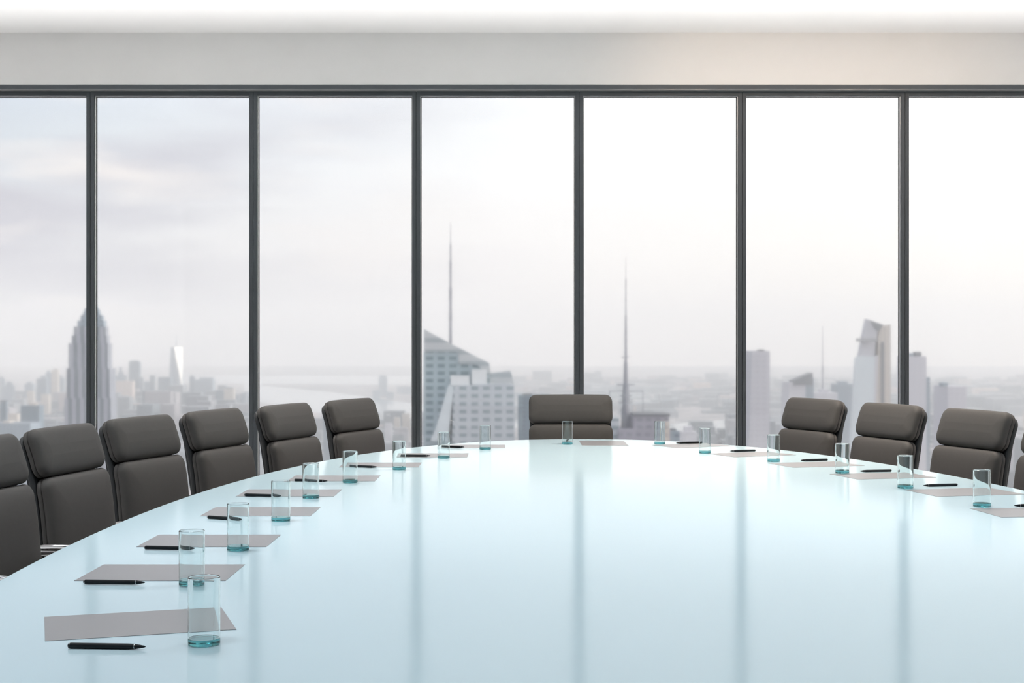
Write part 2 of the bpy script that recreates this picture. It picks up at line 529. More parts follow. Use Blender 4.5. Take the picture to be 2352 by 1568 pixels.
for i, (xa, xb, py, a) in enumerate(pens):
    o = p0 if i == 0 else copy_thing(p0)
    x, y = on_table((xa + xb) / 2, py)
    o.location = (x, y, TZ + (0.0011 if over_sheet(x, y, .08) else 0.0001)); o.rotation_euler = (0, 0, math.radians(a))
    lab = side_label(i, 9, 'black pen with silver rings on the left of the table, %s to the camera',
                     'black pen lying end-on behind the far end tumbler',
                     'black pen pointing left on the right of the table, %s to the camera')
    tag(o, lab, 'pen', 'black pens set round the table')

# ------------------------------------------------------------------ chairs
BACK = [(0.40, 0.215), (0.55, 0.232), (0.68, 0.245), (0.78, 0.262), (0.86, 0.283), (0.94, 0.309), (1.03, 0.345)]   # (z, y) of the pad's back face
def back_pt(z):
    P = BACK
    if z <= P[0][0]: i = 0
    elif z >= P[-1][0]: i = len(P) - 2
    else: i = max(j for j in range(len(P) - 1) if P[j][0] <= z)
    def tan(j):
        a, b = P[max(0, j - 1)], P[min(len(P) - 1, j + 1)]
        return (b[1] - a[1]) / (b[0] - a[0])
    (z0, y0), (z1, y1) = P[i], P[i + 1]
    h = z1 - z0; t = (z - z0) / h
    m0, m1 = tan(i) * h, tan(i + 1) * h
    if t < 0 or t > 1:
        s = m0 / h if t < 0 else m1 / h
        y = (y0 + s * (z - z0)) if t < 0 else (y1 + s * (z - z1))
        return y, s
    y = (2*t**3 - 3*t*t + 1) * y0 + (t**3 - 2*t*t + t) * m0 + (-2*t**3 + 3*t*t) * y1 + (t**3 - t*t) * m1
    dy = ((6*t*t - 6*t) * y0 + (3*t*t - 4*t + 1) * m0 + (-6*t*t + 6*t) * y1 + (3*t*t - 2*t) * m1) / h
    return y, dy

def rrect(hw, hh, R, n=9, side=10):
    R = max(min(R, hw - 1e-4, hh - 1e-4), 1e-4)
    P = []
    cs = [(hw - R, hh - R, 0), (-hw + R, hh - R, PI / 2), (-hw + R, -hh + R, PI), (hw - R, -hh + R, 1.5 * PI)]
    for c in range(4):
        cx, cy, a0 = cs[c]
        arc = [(cx + R * math.cos(a0 + PI / 2 * k / n), cy + R * math.sin(a0 + PI / 2 * k / n)) for k in range(n + 1)]
        P += arc
        nx, ny, na = cs[(c + 1) % 4]
        e = (nx + R * math.cos(na), ny + R * math.sin(na))
        s = arc[-1]
        for k in range(1, side): P.append((s[0] + (e[0] - s[0]) * k / side, s[1] + (e[1] - s[1]) * k / side))
    return P

def pad(hw, v0, v1, R, prof, mapf, bulge=0.0):
    """lofts a cushion: prof = (inset, depth) rings from the back to the front face; mapf(x, v, d) places it"""
    bm = bmesh.new()
    hh = (v1 - v0) / 2; vc = (v0 + v1) / 2
    rings = []
    for ins, d in prof:
        ring = []
        for x, v in rrect(hw - ins, hh - ins, max(R - ins * .7, 0.002)):
            # slight pillow bow of the long edges
            bx = 1 - (x / hw) ** 2
            ring.append(bm.verts.new(mapf(x, vc + v * (1 + bulge * bx), d)))
        rings.append(ring)
    n = len(rings[0])
    for A, B in zip(rings[:-1], rings[1:]):
        for i in range(n): bm.faces.new((A[i], A[(i + 1) % n], B[(i + 1) % n], B[i]))
    bm.faces.new(rings[0][::-1]); bm.faces.new(rings[-1])
    return bm

def back_map(x, z, d):
    y, s = back_pt(z)
    nrm = Vector((0, -1.0, s)).normalized()
    return Vector((x, y, z)) + nrm * d
def seat_map(x, v, d):
    return Vector((x, v, 0.415 + d - 0.05 * max(0.0, -(v + 0.12)) ** 1.5 * 6))

def cushion_prof(hh, T=0.068):
    P = [(0.020, 0.0), (0.008, 0.001), (0.002, 0.005), (0.0, 0.012), (0.0, 0.019), (0.0035, 0.0215), (0.0045, 0.0225), (0.0035, 0.0235), (0.0, 0.026),
         (0.0, T - .030), (0.0015, T - .022), (0.006, T - .013), (0.013, T - .007), (0.022, T - .003), (0.035, T), (0.055, T + .003)]
    k = 0.075
    while k < hh - 0.012:
        P.append((k, T + .003 + .003 * min(1, (k - .055) / .05))); k += 0.022
    return P

def make_chair():
    r = empty('conference_chair', (0, 0, 0))
    link_bm('headrest_cushion', pad(0.280, 0.8155, 1.001, 0.045, cushion_prof(0.0925), back_map, 0.03), M_leather, r, angle=60)
    link_bm('back_cushion', pad(0.280, 0.455, 0.8115, 0.045, cushion_prof(0.19), back_map, 0.006), M_leather, r, angle=60)
    sh = [(0.012, -0.028), (0.003, -0.025), (0.0, -0.020), (0.0, -0.008), (0.003, -0.003), (0.012, -0.001), (0.10, -0.001), (0.2, -0.001)]
    link_bm('back_shell', pad(0.274, 0.40, 0.992, 0.05, sh, back_map, 0.0), M_shell, r, angle=60)
    link_bm('seat', pad(0.272, -0.26, 0.24, 0.06, cushion_prof(0.25, 0.075), seat_map), M_leather, r, angle=60)
    sp = [(0.012, -0.02), (0.0, -0.015), (0.0, -0.001), (0.1, -0.001)]
    link_bm('seat_shell', pad(0.265, -0.25, 0.235, 0.05, sp, seat_map), M_shell, r, angle=60)
    for s in (-1, 1):
        bm = bmesh.new()
        x = s * 0.286
        pts = [(s * .27, .240, .545), (x, .215, .549), (x, .14, .551), (x, .05, .551), (x, -.02, .543), (x, -.055, .52), (x, -.06, .48), (x, -.05, .43), (s * .255, -.03, .400)]
        tube(bm, pts, 0.010, 10, 1.0)
        a = link_bm('armrest', bm, M_chrome, r)
        a['label'] = 'chrome armrest bar'
    bm = bmesh.new()
    lathe(bm, [(0, .10), (.03, .10), (.03, .26), (.018, .262), (.018, .39), (.07, .392), (.07, .398), (0, .398)], 24, closed=False)
    link_bm('gas_column', bm, M_chrome, r)
    for k in range(5):
        a = 2 * PI * k / 5 + PI / 2
        c, s = math.cos(a), math.sin(a)
        bm = bmesh.new()
        tube(bm, [(c * .024, s * .024, .13), (c * .15, s * .15, .115), (c * .29, s * .29, .085)], [.020, .016, .012], 10)
        link_bm('leg', bm, M_chrome, r)
        bm = bmesh.new()
        lathe(bm, [(0, -.02), (.026, -.02), (.029, -.014), (.029, .014), (.026, .02), (0, .02)], 20, closed=False, axis='X')
        cst = link_bm('caster', bm, M_caster, r)
        cst.location = (c * .30, s * .30, .0295); cst.rotation_euler = (0, 0, a + PI / 2)
    return r
HB = 0.285        # headrest centre sits this far behind the chair's origin
chairs = [  # headrest centre x, y and turn from facing the camera wall
    (0.393, 9.80, 0.0, 'taupe grey leather chair at the far table end, facing the camera'),
    (-0.998, 9.045, 67.5, 'taupe leather chair on the left side, farthest, its top catching warm light'),
    (-1.29, 8.32, 71, 'taupe leather chair on the left side, second from the far end'),
    (-1.559, 7.64, 72.7, 'grey leather chair on the left side, third from the far end'),
    (-1.766, 6.935, 73, 'grey leather chair on the left side, fourth from the far end'),
    (-1.9, 6.17, 80, 'dark grey leather chair on the left side, second from the left picture edge'),
    (-1.99, 5.43, 80, 'dark grey leather chair cut off by the left picture edge'),
    (1.887, 9.11, -66.3, 'warm brown-grey leather chair on the right side, farthest'),
    (2.17, 8.35, -70, 'brown-grey leather chair in the middle of the right side'),
    (2.42, 7.6, -72, 'grey leather chair on the right side, third from the far end'),
    (2.62, 6.9, -75, 'leather chair barely seen at the right picture edge'),
]
c0 = make_chair()
for i, (hx, hy, a, lab) in enumerate(chairs):
    o = c0 if i == 0 else copy_thing(c0)
    t = math.radians(a)
    dx, dy = rot2(0, HB, t)
    o.location = (hx - dx, hy - dy, 0); o.rotation_euler = (0, 0, t)
    tag(o, lab, 'chair', 'padded leather chairs round the table')

# ================================================================== THE CITY OUTSIDE
GZ = EYE - 260.0           # street level
def X_at(px, D): return (px - 1176.0) * D / FPX
def Z_at(py, D): return EYE + (784.0 - py) * D / FPX

def facade(name, wall, glass, sx=3.2, sz=3.8, wfrac=0.5, hfrac=0.5, rough=0.5, strength=1.0, vertical=False):
    """window grid from object coordinates: sx, sz bay size in metres"""
    m, nt, N, L, p = mat_new(name)
    tc = N.new('ShaderNodeTexCoord'); sep = N.new('ShaderNodeSeparateXYZ')
    L.new(tc.outputs['Object'], sep.inputs[0])
    def M(op, a, b=None):
        n = N.new('ShaderNodeMath'); n.operation = op
        for k, v in ((0, a), (1, b)):
            if v is None: continue
            if isinstance(v, (int, float)): n.inputs[k].default_value = v
            else: L.new(v, n.inputs[k])
        return n.outputs[0]
    hx = M('ADD', sep.outputs['X'], sep.outputs['Y'])
    fx = M('LESS_THAN', M('FRACT', M('DIVIDE', hx, sx)), wfrac)
    fz = M('LESS_THAN', M('FRACT', M('DIVIDE', sep.outputs['Z'], sz)), hfrac)
    win = fx if vertical else M('MULTIPLY', fx, fz)
    nz = N.new('ShaderNodeTexNoise'); nz.inputs['Scale'].default_value = 0.05
    L.new(tc.outputs['Object'], nz.inputs['Vector'])
    w2 = M('MULTIPLY', win, M('MULTIPLY', strength, M('ADD', 0.5, nz.outputs[0])))
    mx = N.new('ShaderNodeMix'); mx.data_type = 'RGBA'
    mx.inputs[6].default_value = wall; mx.inputs[7].default_value = glass
    L.new(w2, mx.inputs[0]); L.new(mx.outputs[2], p.inputs['Base Color'])
    p.inputs['Roughness'].default_value = rough
    return m
F_stone = facade('limestone_facade', (0.37, 0.39, 0.44, 1), (0.16, 0.185, 0.22, 1), 6.5, 3.8, .5, .6, vertical=True)  # stone tones shifted blue in place of a bluer haze
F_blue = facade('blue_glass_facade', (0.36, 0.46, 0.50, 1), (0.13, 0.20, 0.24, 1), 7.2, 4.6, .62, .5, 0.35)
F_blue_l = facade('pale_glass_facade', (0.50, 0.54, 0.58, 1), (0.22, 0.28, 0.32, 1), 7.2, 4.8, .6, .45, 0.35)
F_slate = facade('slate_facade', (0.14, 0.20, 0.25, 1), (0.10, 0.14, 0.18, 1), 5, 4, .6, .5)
F_grey = facade('grey_facade', (0.26, 0.325, 0.38, 1), (0.16, 0.20, 0.25, 1), 5, 4, .5, .5)  # grey made bluer so the colour carries the haze tint
F_mauve_haze = facade('haze_paled_mauve_facade', (0.56, 0.555, 0.60, 1), (0.52, 0.515, 0.56, 1), 5, 4, .6, .5)  # raised pale so thick haze is partly in the wall colour
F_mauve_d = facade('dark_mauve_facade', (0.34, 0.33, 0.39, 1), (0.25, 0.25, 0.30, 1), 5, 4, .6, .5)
F_beige = facade('beige_facade', (0.56, 0.51, 0.46, 1), (0.38, 0.35, 0.34, 1), 6, 4, .4, .5)  # beige walls; also stands in for sunlight on the lit blocks
F_white = simple('white_metal_box', (0.75, 0.78, 0.80, 1), 0.5)
F_lattice = facade('roof_screen_lattice', (0.50, 0.53, 0.55, 1), (0.32, 0.37, 0.40, 1), 2.4, 7.2, 1.1, .42, 0.4)
F_steel = simple('mast_steel', (0.24, 0.25, 0.29, 1), 0.5, noise=0.2, nscale=0.08)
F_dark = simple('dark_roof', (0.15, 0.16, 0.18, 1), 0.6)
F_sun_paint = simple('sun_painted_facet', (0.85, 0.84, 0.80, 1), 0.4)  # sunlight on the tower's facet is put into this white
F_pale = simple('pale_mirror_glass', (0.60, 0.66, 0.70, 1), 0.3, noise=0.05, nscale=0.02)

def prism(bm, foot, z0, ztop):
    """foot: list of (x, y); ztop: number or list of heights per corner"""
    n = len(foot)
    zt = ztop if isinstance(ztop, (list, tuple)) else [ztop] * n
    A = [bm.verts.new((x, y, z0)) for x, y in foot]
    B = [bm.verts.new((x, y, z)) for (x, y), z in zip(foot, zt)]
    for i in range(n): bm.faces.new((A[i], A[(i + 1) % n], B[(i + 1) % n], B[i]))
    bm.faces.new(A[::-1])
    if isinstance(ztop, (list, tuple)) and n == 4:
        bm.faces.new((B[0], B[1], B[2])); bm.faces.new((B[0], B[2], B[3]))
    else: bm.faces.new(B)

def part(name, bm, m, parent):
    return link_bm(name, bm, m, parent, smooth=False)

def frustum(bm, x0, x1, y0, y1, z0, X0, X1, Y0, Y1, z1):
    A = [bm.verts.new(p) for p in ((x0, y0, z0), (x1, y0, z0), (x1, y1, z0), (x0, y1, z0))]
    B = [bm.verts.new(p) for p in ((X0, Y0, z1), (X1, Y0, z1), (X1, Y1, z1), (X0, Y1, z1))]
    for i in range(4): bm.faces.new((A[i], A[(i + 1) % 4], B[(i + 1) % 4], B[i]))
    bm.faces.new(A[::-1]); bm.faces.new(B)

SITES = []
class Site:
    """a building standing at distance D; its parts are laid out in metres from its own base"""
    def __init__(s, name, pxc, D, label, cat='building', group=None, depth=30.0):
        s.D = D; s.pxc = pxc
        s.root = empty(name, (X_at(pxc, D), D, GZ)); s.root.empty_display_size = 20
        tag(s.root, label, cat, group)
        s.depth = depth
        s.wide = 0.0
        SITES.append(s)
    def x(s, px): return (px - s.pxc) * s.D / FPX
    def z(s, py): return Z_at(py, s.D) - GZ
    def block(s, name, mat, x0, x1, ytop, ybot=None, y0=0.0, dep=None, taper=None, slope=None):
        bm = bmesh.new()
        dep = dep or s.depth
        zb = 0.0 if ybot is None else s.z(ybot)
        zt = s.z(ytop)
        a, b = s.x(x0), s.x(x1)
        s.wide = max(s.wide, abs(a), abs(b)); s.depth = max(s.depth, dep)
        if taper:      # taper: px x0,x1 at the foot level given by ybot (or street)
            frustum(bm, s.x(taper[0]), s.x(taper[1]), y0, y0 + dep, zb, a, b, y0, y0 + dep, zt)
        elif slope:
            zr = s.z(slope)
            prism(bm, [(a, y0), (b, y0), (b, y0 + dep), (a, y0 + dep)], zb, [zt, zr, zr, zt])
        else:
            prism(bm, [(a, y0), (b, y0), (b, y0 + dep), (a, y0 + dep)], zb, zt)
        return part(name, bm, mat, s.root)
    def mast(s, px, segs, mat=None, y=None, name='mast'):
        """segs: (py, width in px)"""
        bm = bmesh.new()
        yy = s.depth / 2 if y is None else y
        pts = [(s.x(px), yy, s.z(py)) for py, w in segs]
        tube(bm, pts, [max(w, .3) / 2 * s.D / FPX for py, w in segs], 8)
        return part(name, bm, mat or F_steel, s.root)

random.seed(7)
# --- stepped stone tower behind the left mullion
s = Site('stone_skyscraper', 207, 1200, 'tall stepped stone skyscraper behind the leftmost mullion', 'skyscraper', depth=14)
s.block('tower_base', F_stone, 150, 256, 914, y0=-2, dep=18)
s.block('tower_shaft', F_stone, 153, 252, 846)
s.block('upper_shaft', F_stone, 157, 247, 788, ybot=846, y0=1, dep=12)
s.block('setback', F_stone, 163, 243, 770, ybot=789, y0=2, dep=10)
s.block('setback', F_stone, 168, 240, 750, ybot=771, y0=2.5, dep=9)
s.block('crown', F_grey, 176, 236, 736, ybot=751, y0=3, dep=8)
s.block('crown', F_grey, 182, 231, 724, ybot=737, y0=3.5, dep=7)
s.block('crown', F_grey, 192, 221, 708, ybot=725, y0=4, dep=6, taper=(186, 226))
s.mast(207, [(709, 22), (690, 16), (672, 12), (660, 6), (610, 2.5), (560, 1.5)], F_grey, name='spire')
# --- faceted glass tower far off with sunlight painted on one face
s = Site('glass_skyscraper', 402, 6000, 'distant tapering tower with a white sunlit face and thin spire', 'skyscraper', depth=48)
bm = bmesh.new()
b0 = [(s.x(386), 0), (s.x(419), 0), (s.x(419), 50), (s.x(386), 50)]
zt = s.z(797)
cxm = s.x(402.5)
T = [(s.x(400), -2), (s.x(414), 36), (s.x(400), 50), (s.x(389), 25)]
A = [bm.verts.new((x, y, 0)) for x, y in b0]; B = [bm.verts.new((x, y, zt)) for x, y in T]
for i in range(4):
    bm.faces.new((A[i], A[(i + 1) % 4], B[i])); bm.faces.new((A[(i + 1) % 4], B[(i + 1) % 4], B[i]))
bm.faces.new(B)
part('tower_body', bm, F_grey, s.root)
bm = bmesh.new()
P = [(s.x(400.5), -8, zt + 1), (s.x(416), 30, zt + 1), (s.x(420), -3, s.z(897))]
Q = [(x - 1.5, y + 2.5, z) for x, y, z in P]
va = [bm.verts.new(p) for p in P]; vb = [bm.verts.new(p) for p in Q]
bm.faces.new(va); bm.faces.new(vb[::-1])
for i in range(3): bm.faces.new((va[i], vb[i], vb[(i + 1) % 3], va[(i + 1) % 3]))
q = part('sun_white_facet', bm, F_sun_paint, s.root); q['label'] = 'glass facet coloured white for sunlight'
s.mast(402, [(798, 3), (785, 1.5), (768, .8)], F_grey, name='spire')
# --- crystal-topped tower with mast in the middle window
s = Site('office_tower', 1080, 900, 'big blue-grey office tower with slanted lattice crown and tall mast', 'skyscraper', depth=48)
def poly_front(s, pts, y0, y1):
    bm = bmesh.new()
    A = [bm.verts.new((s.x(px), y0, 0.0 if py is None else s.z(py))) for px, py in pts]
    B = [bm.verts.new((v.co.x, y1, v.co.z)) for v in A]
    n = len(A)
    bm.faces.new(A); bm.faces.new(B[::-1])
    for i in range(n): bm.faces.new((A[i], B[i], B[(i + 1) % n], A[(i + 1) % n]))
    bmesh.ops.triangulate(bm, faces=[f for f in bm.faces if len(f.verts) > 4])
    return bm
part('tower_body', poly_front(s, [(972, None), (972, 808), (1052, 808), (1052, 836), (1095, 838), (1124, 862), (1130, None)], 6, 44), F_blue, s.root)
q = part('roof_screen', poly_front(s, [(973, 807.5), (973, 756), (1040, 792), (1123, 834), (1129, 872), (1124, 860), (1095, 837.5), (1052.5, 835.5), (1052.5, 807.5)], 5, 9), F_lattice, s.root)
part('roof_screen', poly_front(s, [(1124, 880), (1126, 858), (1172, 851), (1181, 884)], 8, 12), F_lattice, s.root)
part('front_wing', poly_front(s, [(1028, None), (1042, 885), (1170, 879), (1181, 884), (1190, None)], -8, 5.5), F_blue_l, s.root)
bm = bmesh.new()
P = [(s.x(1003), -9.2, s.z(980)), (s.x(1031), -8.3, s.z(884)), (s.x(1043), -8.3, s.z(886)), (s.x(1030), -9.2, s.z(1010)), (s.x(990), -9.4, s.z(1010))]
va = [bm.verts.new(p) for p in P]; vb = [bm.verts.new((x, y + 16, z)) for x, y, z in P]
bm.faces.new(va); bm.faces.new(vb[::-1])
for i in range(5): bm.faces.new((va[i], vb[i], vb[(i + 1) % 5], va[(i + 1) % 5]))
part('slanted_corner', bm, F_pale, s.root)
s.block('rooftop_box', F_white, 1036, 1079, 862, ybot=884, y0=-7, dep=8)
s.block('rooftop_box', F_white, 1084, 1118, 848, ybot=882, y0=-6, dep=9)
s.mast(1033, [(800, 7), (775, 6.5), (740, 6), (730, 7), (700, 5.5), (665, 7), (655, 4.5), (600, 5), (595, 3.5), (560, 3.5), (555, 1.8), (505, 1.0)], y=12)
# --- slate block beside it
s = Site('slate_tower', 1225, 1300, 'plain slate block between the blue tower and the end chair', 'building', depth=30)
s.block('tower_body', F_slate, 1190, 1262, 908)
s.block('roof_box', F_dark, 1200, 1222, 905, ybot=909, y0=6, dep=12)
# --- antenna building right of the end chair
s = Site('antenna_building', 1460, 800, 'mauve building top carrying a tall lattice broadcast mast', 'building', depth=34)
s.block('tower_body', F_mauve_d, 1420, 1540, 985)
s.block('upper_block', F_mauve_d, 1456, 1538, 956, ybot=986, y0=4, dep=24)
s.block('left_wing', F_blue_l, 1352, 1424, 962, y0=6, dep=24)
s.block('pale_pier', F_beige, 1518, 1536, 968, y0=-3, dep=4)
s.block('roof_parapet', F_dark, 1456, 1540, 951, ybot=956, y0=3, dep=26)
s.mast(1442, [(1000, 22), (950, 20), (930, 16), (915, 18), (890, 14), (884, 11), (850, 9), (832, 8), (831, 6), (800, 5.5), (760, 5), (724, 4), (723, 2.6), (660, 2.2), (640, 2.6), (638, 1.2), (585, .7)], y=14)
for py, w in ((886, 44), (912, 30), (928, 34), (945, 26)):
    bm = bmesh.new()
    r = w / 2 * s.D / FPX
    lathe(bm, [(r, 0), (r, .5), (r * .86, .5), (r * .86, 0)], 20)
    for a in range(4):
        t = a * PI / 2 + .4
        tube(bm, [(0, 0, .25), (r * .9 * math.cos(t), r * .9 * math.sin(t), .25)], .25, 6)
    q = part('antenna_ring', bm, F_steel, s.root); q.location = (s.x(1442), 14, s.z(py))
bm = bmesh.new()
tube(bm, [(s.x(1404), 14, s.z(900)), (s.x(1482), 14, s.z(900))], .25, 6)
for px in (1404, 1482): tube(bm, [(s.x(px), 14, s.z(899)), (s.x(px), 14, s.z(960))], .22, 6)
part('antenna_frame', bm, F_steel, s.root)
s.mast(1442, [(822, 18), (820, 18)], name='mast_collar')
s = Site('low_block', 1550, 850, 'small grey block right of the antenna building', 'building', depth=20)
s.block('tower_body', F_grey, 1539, 1561, 990)
s.block('roof_box', F_dark, 1545, 1555, 986, ybot=990, y0=4, dep=8)
s = Site('low_block', 1586, 2200, 'pale stepped block above the table edge, left of the fourth mullion', 'building', depth=40)
s.block('tower_body', F_mauve_haze, 1568, 1600, 992)
s.block('upper_block', F_mauve_haze, 1575, 1593, 980, ybot=993, y0=8, dep=20)
# --- slab tower at the warm mullion
s = Site('slab_tower', 1720, 1100, 'plain tall slab tower right behind the first warm-lit mullion', 'skyscraper', depth=60)
s.block('tower_body', F_mauve_haze, 1728, 1768, 806, taper=(1700, 1768))
s.block('roof_box', F_dark, 1748, 1760, 803, ybot=806, y0=8, dep=10)
# --- slanted-roof block and neighbours
s = Site('wedge_tower', 1840, 2300, 'pale block with a slanting wedge roof above the farthest right chair', 'building', depth=60)
s.block('tower_body', F_mauve_haze, 1812, 1850, 878, taper=(1808, 1850))
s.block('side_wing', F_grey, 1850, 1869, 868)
s.block('wedge_roof', F_dark, 1822, 1866, 874, ybot=884, y0=-3, dep=40, slope=856)
s = Site('mast_block', 1895, 2500, 'hazy block with a needle mast between wedge roof and tall tower', 'building', depth=60)
s.block('tower_body', F_mauve_haze, 1868, 1924, 902)
s.block('roof_box', F_mauve_haze, 1890, 1906, 895, ybot=902, y0=10, dep=30)
s.mast(1898, [(898, 5), (870, 3), (845, 4), (840, 2.2), (790, 1.6), (748, 1.0)])
s = Site('hazy_block', 1945, 2800, 'pale block just left of the tower with the jutting deck', 'building', depth=60)
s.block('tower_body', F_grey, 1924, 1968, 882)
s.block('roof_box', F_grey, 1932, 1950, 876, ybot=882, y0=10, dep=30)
# --- tower with a jutting deck
s = Site('deck_tower', 2005, 1900, 'tall angular glass tower with a jutting triangular deck', 'skyscraper', depth=20)
part('tower_body', poly_front(s, [(1960, None), (1974, 823), (1992, 732), (2018, 742), (2010, 800), (1996, None)], 0, 16), F_mauve_haze, s.root)
part('right_shaft', poly_front(s, [(1992, None), (2009, 800), (2018, 750), (2047, 745), (2048, None)], 3, 18), F_beige, s.root)
part('dark_roof_face', poly_front(s, [(1998, 736), (2028, 746), (2019, 760), (2010, 754)], -2, 2.9), F_dark, s.root)
part('dark_stripe', poly_front(s, [(2024, None), (2025, 785), (2031, 785), (2032, None)], 1.5, 2.9), F_dark, s.root)
part('lower_shaft', poly_front(s, [(1936, None), (1962, 822), (1968, 817), (2003, 818), (1994, None)], -14, -1), F_pale, s.root)
part('shaft_edge', poly_front(s, [(1984, None), (2003, 818), (2011, 816), (1996, None)], -13.5, -4), F_mauve_haze, s.root)
bm = bmesh.new()
za, zb2 = s.z(777), s.z(784)
tri = [(s.x(1956), -24), (s.x(2012), -10), (s.x(1976), 10)]
A = [bm.verts.new((x, y, zb2)) for x, y in tri]; B = [bm.verts.new((x, y, za)) for x, y in tri]
for i in range(3): bm.faces.new((A[i], A[(i + 1) % 3], B[(i + 1) % 3], B[i]))
bm.faces.new(A[::-1]); bm.faces.new(B)
part('observation_deck', bm, F_dark, s.root)
# --- right window towers
s = Site('notched_tower', 2110, 1500, 'slim stepped tower just right of the rightmost mullion', 'skyscraper', depth=22)
s.block('tower_body', F_mauve_haze, 2074, 2128, 818)
s.block('side_wing', F_grey, 2128, 2136, 866)
s.block('roof_box', F_dark, 2106, 2118, 808, ybot=819, y0=3, dep=12)
s.block('roof_box', F_grey, 2092, 2100, 811, ybot=819, y0=3, dep=12)
s = Site('square_tower', 2182, 1300, 'square grey tower above the right-hand chairs with roof nub', 'building', depth=30)
s.block('tower_body', F_mauve_haze, 2178, 2220, 887, dep=46)
s.block('roof_box', F_grey, 2170, 2182, 879, ybot=888, y0=6, dep=12)

# --- downtown skyline on the left: every block its own thing
def tower(px0, px1, ytop, D, mat, label, extra=None, group='hazy downtown skyline blocks', depth=None):
    pc = (px0 + px1) / 2
    w = (px1 - px0) * D / FPX
    s = Site('skyline_block', pc, D, label, 'building', group, depth=depth or w * .8)
    s.block('tower_body', mat, px0, px1, ytop)
    for e in (extra or []):
        x0, x1, yt, yb, m, nm = e
        s.block(nm, m, x0, x1, yt, ybot=yb, y0=s.depth * .2, dep=s.depth * .5)
    return s
far = 5600
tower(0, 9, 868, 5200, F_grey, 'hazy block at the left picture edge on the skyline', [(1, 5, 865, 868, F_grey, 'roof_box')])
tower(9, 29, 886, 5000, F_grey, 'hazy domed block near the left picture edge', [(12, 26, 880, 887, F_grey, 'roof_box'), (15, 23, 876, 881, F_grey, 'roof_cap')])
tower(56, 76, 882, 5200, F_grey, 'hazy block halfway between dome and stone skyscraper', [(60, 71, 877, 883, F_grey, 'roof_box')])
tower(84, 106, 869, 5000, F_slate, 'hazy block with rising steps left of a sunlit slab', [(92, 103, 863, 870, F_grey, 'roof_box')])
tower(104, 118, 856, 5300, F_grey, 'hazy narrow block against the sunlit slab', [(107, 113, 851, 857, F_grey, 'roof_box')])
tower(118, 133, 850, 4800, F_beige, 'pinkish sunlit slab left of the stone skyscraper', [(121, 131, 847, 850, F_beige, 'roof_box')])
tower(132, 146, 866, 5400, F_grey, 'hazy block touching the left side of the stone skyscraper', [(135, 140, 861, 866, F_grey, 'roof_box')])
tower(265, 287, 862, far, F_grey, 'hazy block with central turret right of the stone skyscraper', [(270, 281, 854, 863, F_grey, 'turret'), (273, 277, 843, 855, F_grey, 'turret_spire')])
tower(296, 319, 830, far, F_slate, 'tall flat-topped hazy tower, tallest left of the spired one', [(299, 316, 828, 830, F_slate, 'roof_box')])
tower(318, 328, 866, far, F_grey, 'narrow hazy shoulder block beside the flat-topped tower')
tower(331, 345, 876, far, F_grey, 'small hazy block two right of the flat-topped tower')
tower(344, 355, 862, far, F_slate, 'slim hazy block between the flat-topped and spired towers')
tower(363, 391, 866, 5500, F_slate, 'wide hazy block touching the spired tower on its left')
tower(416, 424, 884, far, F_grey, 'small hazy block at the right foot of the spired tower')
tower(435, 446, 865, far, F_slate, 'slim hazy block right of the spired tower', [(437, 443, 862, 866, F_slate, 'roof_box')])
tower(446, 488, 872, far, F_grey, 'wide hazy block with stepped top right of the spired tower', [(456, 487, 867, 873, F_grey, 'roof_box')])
tower(494, 514, 896, 4800, F_slate, 'hazy block left half of the pink-lit pair before the second mullion')
tower(514, 537, 892, 4700, F_beige, 'pink-lit hazy block before the second mullion', [(516, 534, 889, 893, F_grey, 'roof_box')])  # lit half of the pair, its sunlight given by the beige colour
tower(540, 549, 906, 5200, F_grey, 'tiny hazy block near the second mullion')
tower(555, 566, 902, 5200, F_grey, 'hazy block just left of the second mullion')
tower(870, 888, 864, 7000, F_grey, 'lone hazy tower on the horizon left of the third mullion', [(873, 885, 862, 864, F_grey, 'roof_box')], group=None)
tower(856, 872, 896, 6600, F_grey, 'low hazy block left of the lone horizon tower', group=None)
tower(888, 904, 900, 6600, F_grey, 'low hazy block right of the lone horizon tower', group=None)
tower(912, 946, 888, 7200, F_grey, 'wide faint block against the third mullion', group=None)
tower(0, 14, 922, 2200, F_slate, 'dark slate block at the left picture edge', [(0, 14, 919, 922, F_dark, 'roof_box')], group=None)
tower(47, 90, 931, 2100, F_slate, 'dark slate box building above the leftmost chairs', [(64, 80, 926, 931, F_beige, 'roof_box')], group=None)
tower(18, 40, 950, 2600, F_beige, 'sunlit beige block between the two dark slate ones', group=None)
tower(-20, 70, 972, 1900, F_grey, 'broad grey block low behind the leftmost chairs', [(0, 16, 968, 972, F_beige, 'roof_box')], group=None)
tower(94, 112, 905, 4200, F_beige, 'small pinkish sunlit block left of the stone skyscraper', group=None)
tower(62, 76, 898, 4400, F_beige, 'faint pink block above the dark slate box', group=None)
tower(742, 762, 950, 2600, F_slate, 'slate block left of the farthest left chair', group=None)
tower(905, 918, 958, 3600, F_beige, 'sunlit cream block right of the farthest left chair', group=None)
tower(924, 942, 950, 3500, F_beige, 'sunlit cream block against the third mullion', group=None)
tower(884, 900, 972, 3200, F_mauve_haze, 'mauve block right above the farthest left chair', group=None)
tower(2300, 2352, 1000, 2600, F_mauve_haze, 'mauve block low at the right picture edge', group=None)

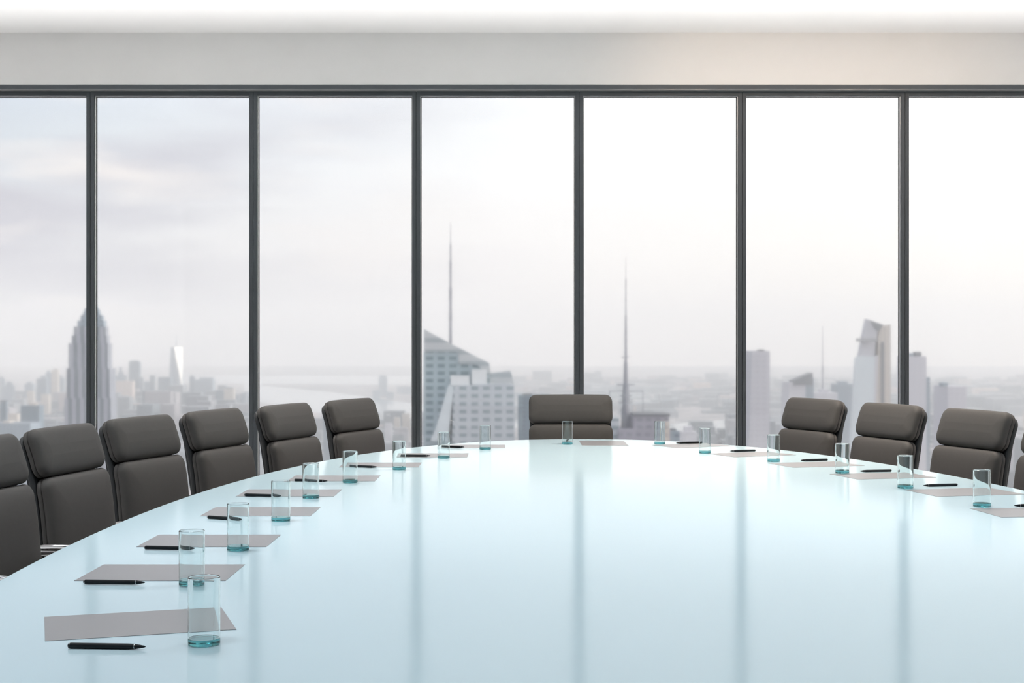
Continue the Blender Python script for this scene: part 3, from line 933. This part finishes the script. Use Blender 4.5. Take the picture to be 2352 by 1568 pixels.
# --- ground, water and the uncountable low roofs
def land_material():
    m, nt, N, L, p = mat_new('hazy_city_ground')
    tc = N.new('ShaderNodeTexCoord')
    v = N.new('ShaderNodeTexVoronoi'); v.inputs['Scale'].default_value = 0.012
    L.new(tc.outputs['Object'], v.inputs['Vector'])
    r = N.new('ShaderNodeValToRGB')
    e = r.color_ramp.elements
    e[0].color = (0.16, 0.17, 0.19, 1); e[1].color = (0.48, 0.44, 0.44, 1)
    L.new(v.outputs['Color'], r.inputs[0]); L.new(r.outputs[0], p.inputs['Base Color'])
    p.inputs['Roughness'].default_value = 0.9
    return m
M_land = land_material()
bm = bmesh.new(); box(bm, -9000, 9000, 60, 15500, GZ - 6, GZ)
tag(link_bm('city_ground', bm, M_land, smooth=False), kind='structure')
def water_poly(name, pts):
    bm = bmesh.new()
    A = [bm.verts.new((x, y, GZ + .5)) for x, y in pts]; B = [bm.verts.new((x, y, GZ - 1)) for x, y in pts]
    n = len(A); bm.faces.new(A); bm.faces.new(B[::-1])
    for i in range(n): bm.faces.new((A[i], A[(i + 1) % n], B[(i + 1) % n], B[i]))
    bmesh.ops.triangulate(bm, faces=[f for f in bm.faces if len(f.verts) > 4])
    return tag(link_bm(name, bm, M_water, smooth=False), kind='structure')
M_water = simple('pale_river_water', (0.30, 0.36, 0.40, 1), 0.12, spec=0.8)
def G(px, py):
    D = 260.0 * FPX / (py - 784.0)
    return (X_at(px, D), D)
bay = [G(600, 925), G(760, 952), G(940, 968), G(1210, 975), G(1210, 935), G(960, 920), G(760, 905), G(560, 893), G(420, 880), G(420, 864), G(1050, 866), G(1050, 885), G(800, 890), G(600, 893)]
water_poly('river_water_1', [G(560, 915), G(740, 950), G(960, 968), G(1210, 985), G(1210, 948), G(960, 928), G(760, 900), G(560, 882)])  # stretch of river water, as are the two below
water_poly('river_water_2', [G(1380, 1030), G(1700, 1010), G(1900, 985), G(2352, 955), G(2352, 930), G(1900, 950), G(1640, 966), G(1380, 985)])
water_poly('river_water_3', [G(420, 880), G(1000, 884), G(1000, 864), G(420, 862)])

def roofs(name, label, n, xr, dr, hr, wr, seed, avoid=()):
    rnd = random.Random(seed)
    bm = bmesh.new()
    lay = bm.loops.layers.color.new('tone')
    for _ in range(n):
        D = rnd.uniform(*dr); px = rnd.uniform(*xr)
        py = 784 + 260 * FPX / D
        if any(a <= px <= b and c <= py <= d for a, b, c, d in avoid): continue
        w = rnd.uniform(*wr); d = rnd.uniform(*wr); h = rnd.uniform(*hr) * (1 + (rnd.random() ** 6) * 1.5)
        x = X_at(px, D)
        if any(abs(x - q.root.location.x) < max(q.wide, 35) + w / 2 + 2 and D + d / 2 > q.D - 16 and D - d / 2 < q.D + q.depth + 8 for q in SITES): continue
        f0 = len(bm.faces)
        box(bm, x - w / 2, x + w / 2, D - d / 2, D + d / 2, GZ, GZ + h)
        t = rnd.random()
        bm.faces.ensure_lookup_table()
        for f in bm.faces[f0:]:
            for l in f.loops: l[lay] = (t, t, t, 1)
    o = link_bm(name, bm, M_roofs, smooth=False)
    return tag(o, label, 'buildings', kind='stuff')
M_roofs, nt, N, L, p = mat_new('low_rooftops')
at = N.new('ShaderNodeAttribute'); at.attribute_name = 'tone'
r = N.new('ShaderNodeValToRGB')
e = r.color_ramp.elements
e[0].color = (0.16, 0.20, 0.23, 1); e[1].color = (0.62, 0.50, 0.44, 1)
k = e.new(0.5); k.color = (0.27, 0.29, 0.32, 1)
k = e.new(0.85); k.color = (0.38, 0.35, 0.37, 1)
L.new(at.outputs['Fac'], r.inputs[0]); L.new(r.outputs[0], p.inputs['Base Color'])
roofs('low_rooftops', 'hazy low rooftops spreading below the left skyline', 900, (-60, 575), (2600, 6000), (18, 55), (25, 70), 1)
roofs('low_rooftops', 'hazy low rooftops by the river left of the third mullion', 380, (625, 1000), (2600, 4300), (12, 40), (25, 60), 2)
roofs('low_rooftops', 'faint far shore rooftops beyond the river on the right', 700, (1180, 2420), (5000, 9500), (10, 35), (40, 120), 3)
roofs('low_rooftops', 'faint rooftops low behind the right-hand chairs', 260, (1560, 2420), (2500, 3700), (15, 50), (25, 60), 4)

# --- the haze that hangs over the city
bm = bmesh.new(); box(bm, -8900, 8900, 70, 15400, GZ + .02, EYE + 330)
hz = link_bm('haze', bm, None, smooth=False)
m = bpy.data.materials.new('city_haze'); m.use_nodes = True
N = m.node_tree.nodes; L = m.node_tree.links; N.clear()
out = N.new('ShaderNodeOutputMaterial'); v = N.new('ShaderNodeVolumeScatter')
v.inputs['Color'].default_value = (0.965, 0.985, 1.0, 1); v.inputs['Density'].default_value = 1 / 6800.0
v.inputs['Anisotropy'].default_value = 0.0
L.new(v.outputs[0], out.inputs[1])
hz.data.materials.append(m)
tag(hz, 'pale haze hanging over the city', 'haze', kind='stuff')
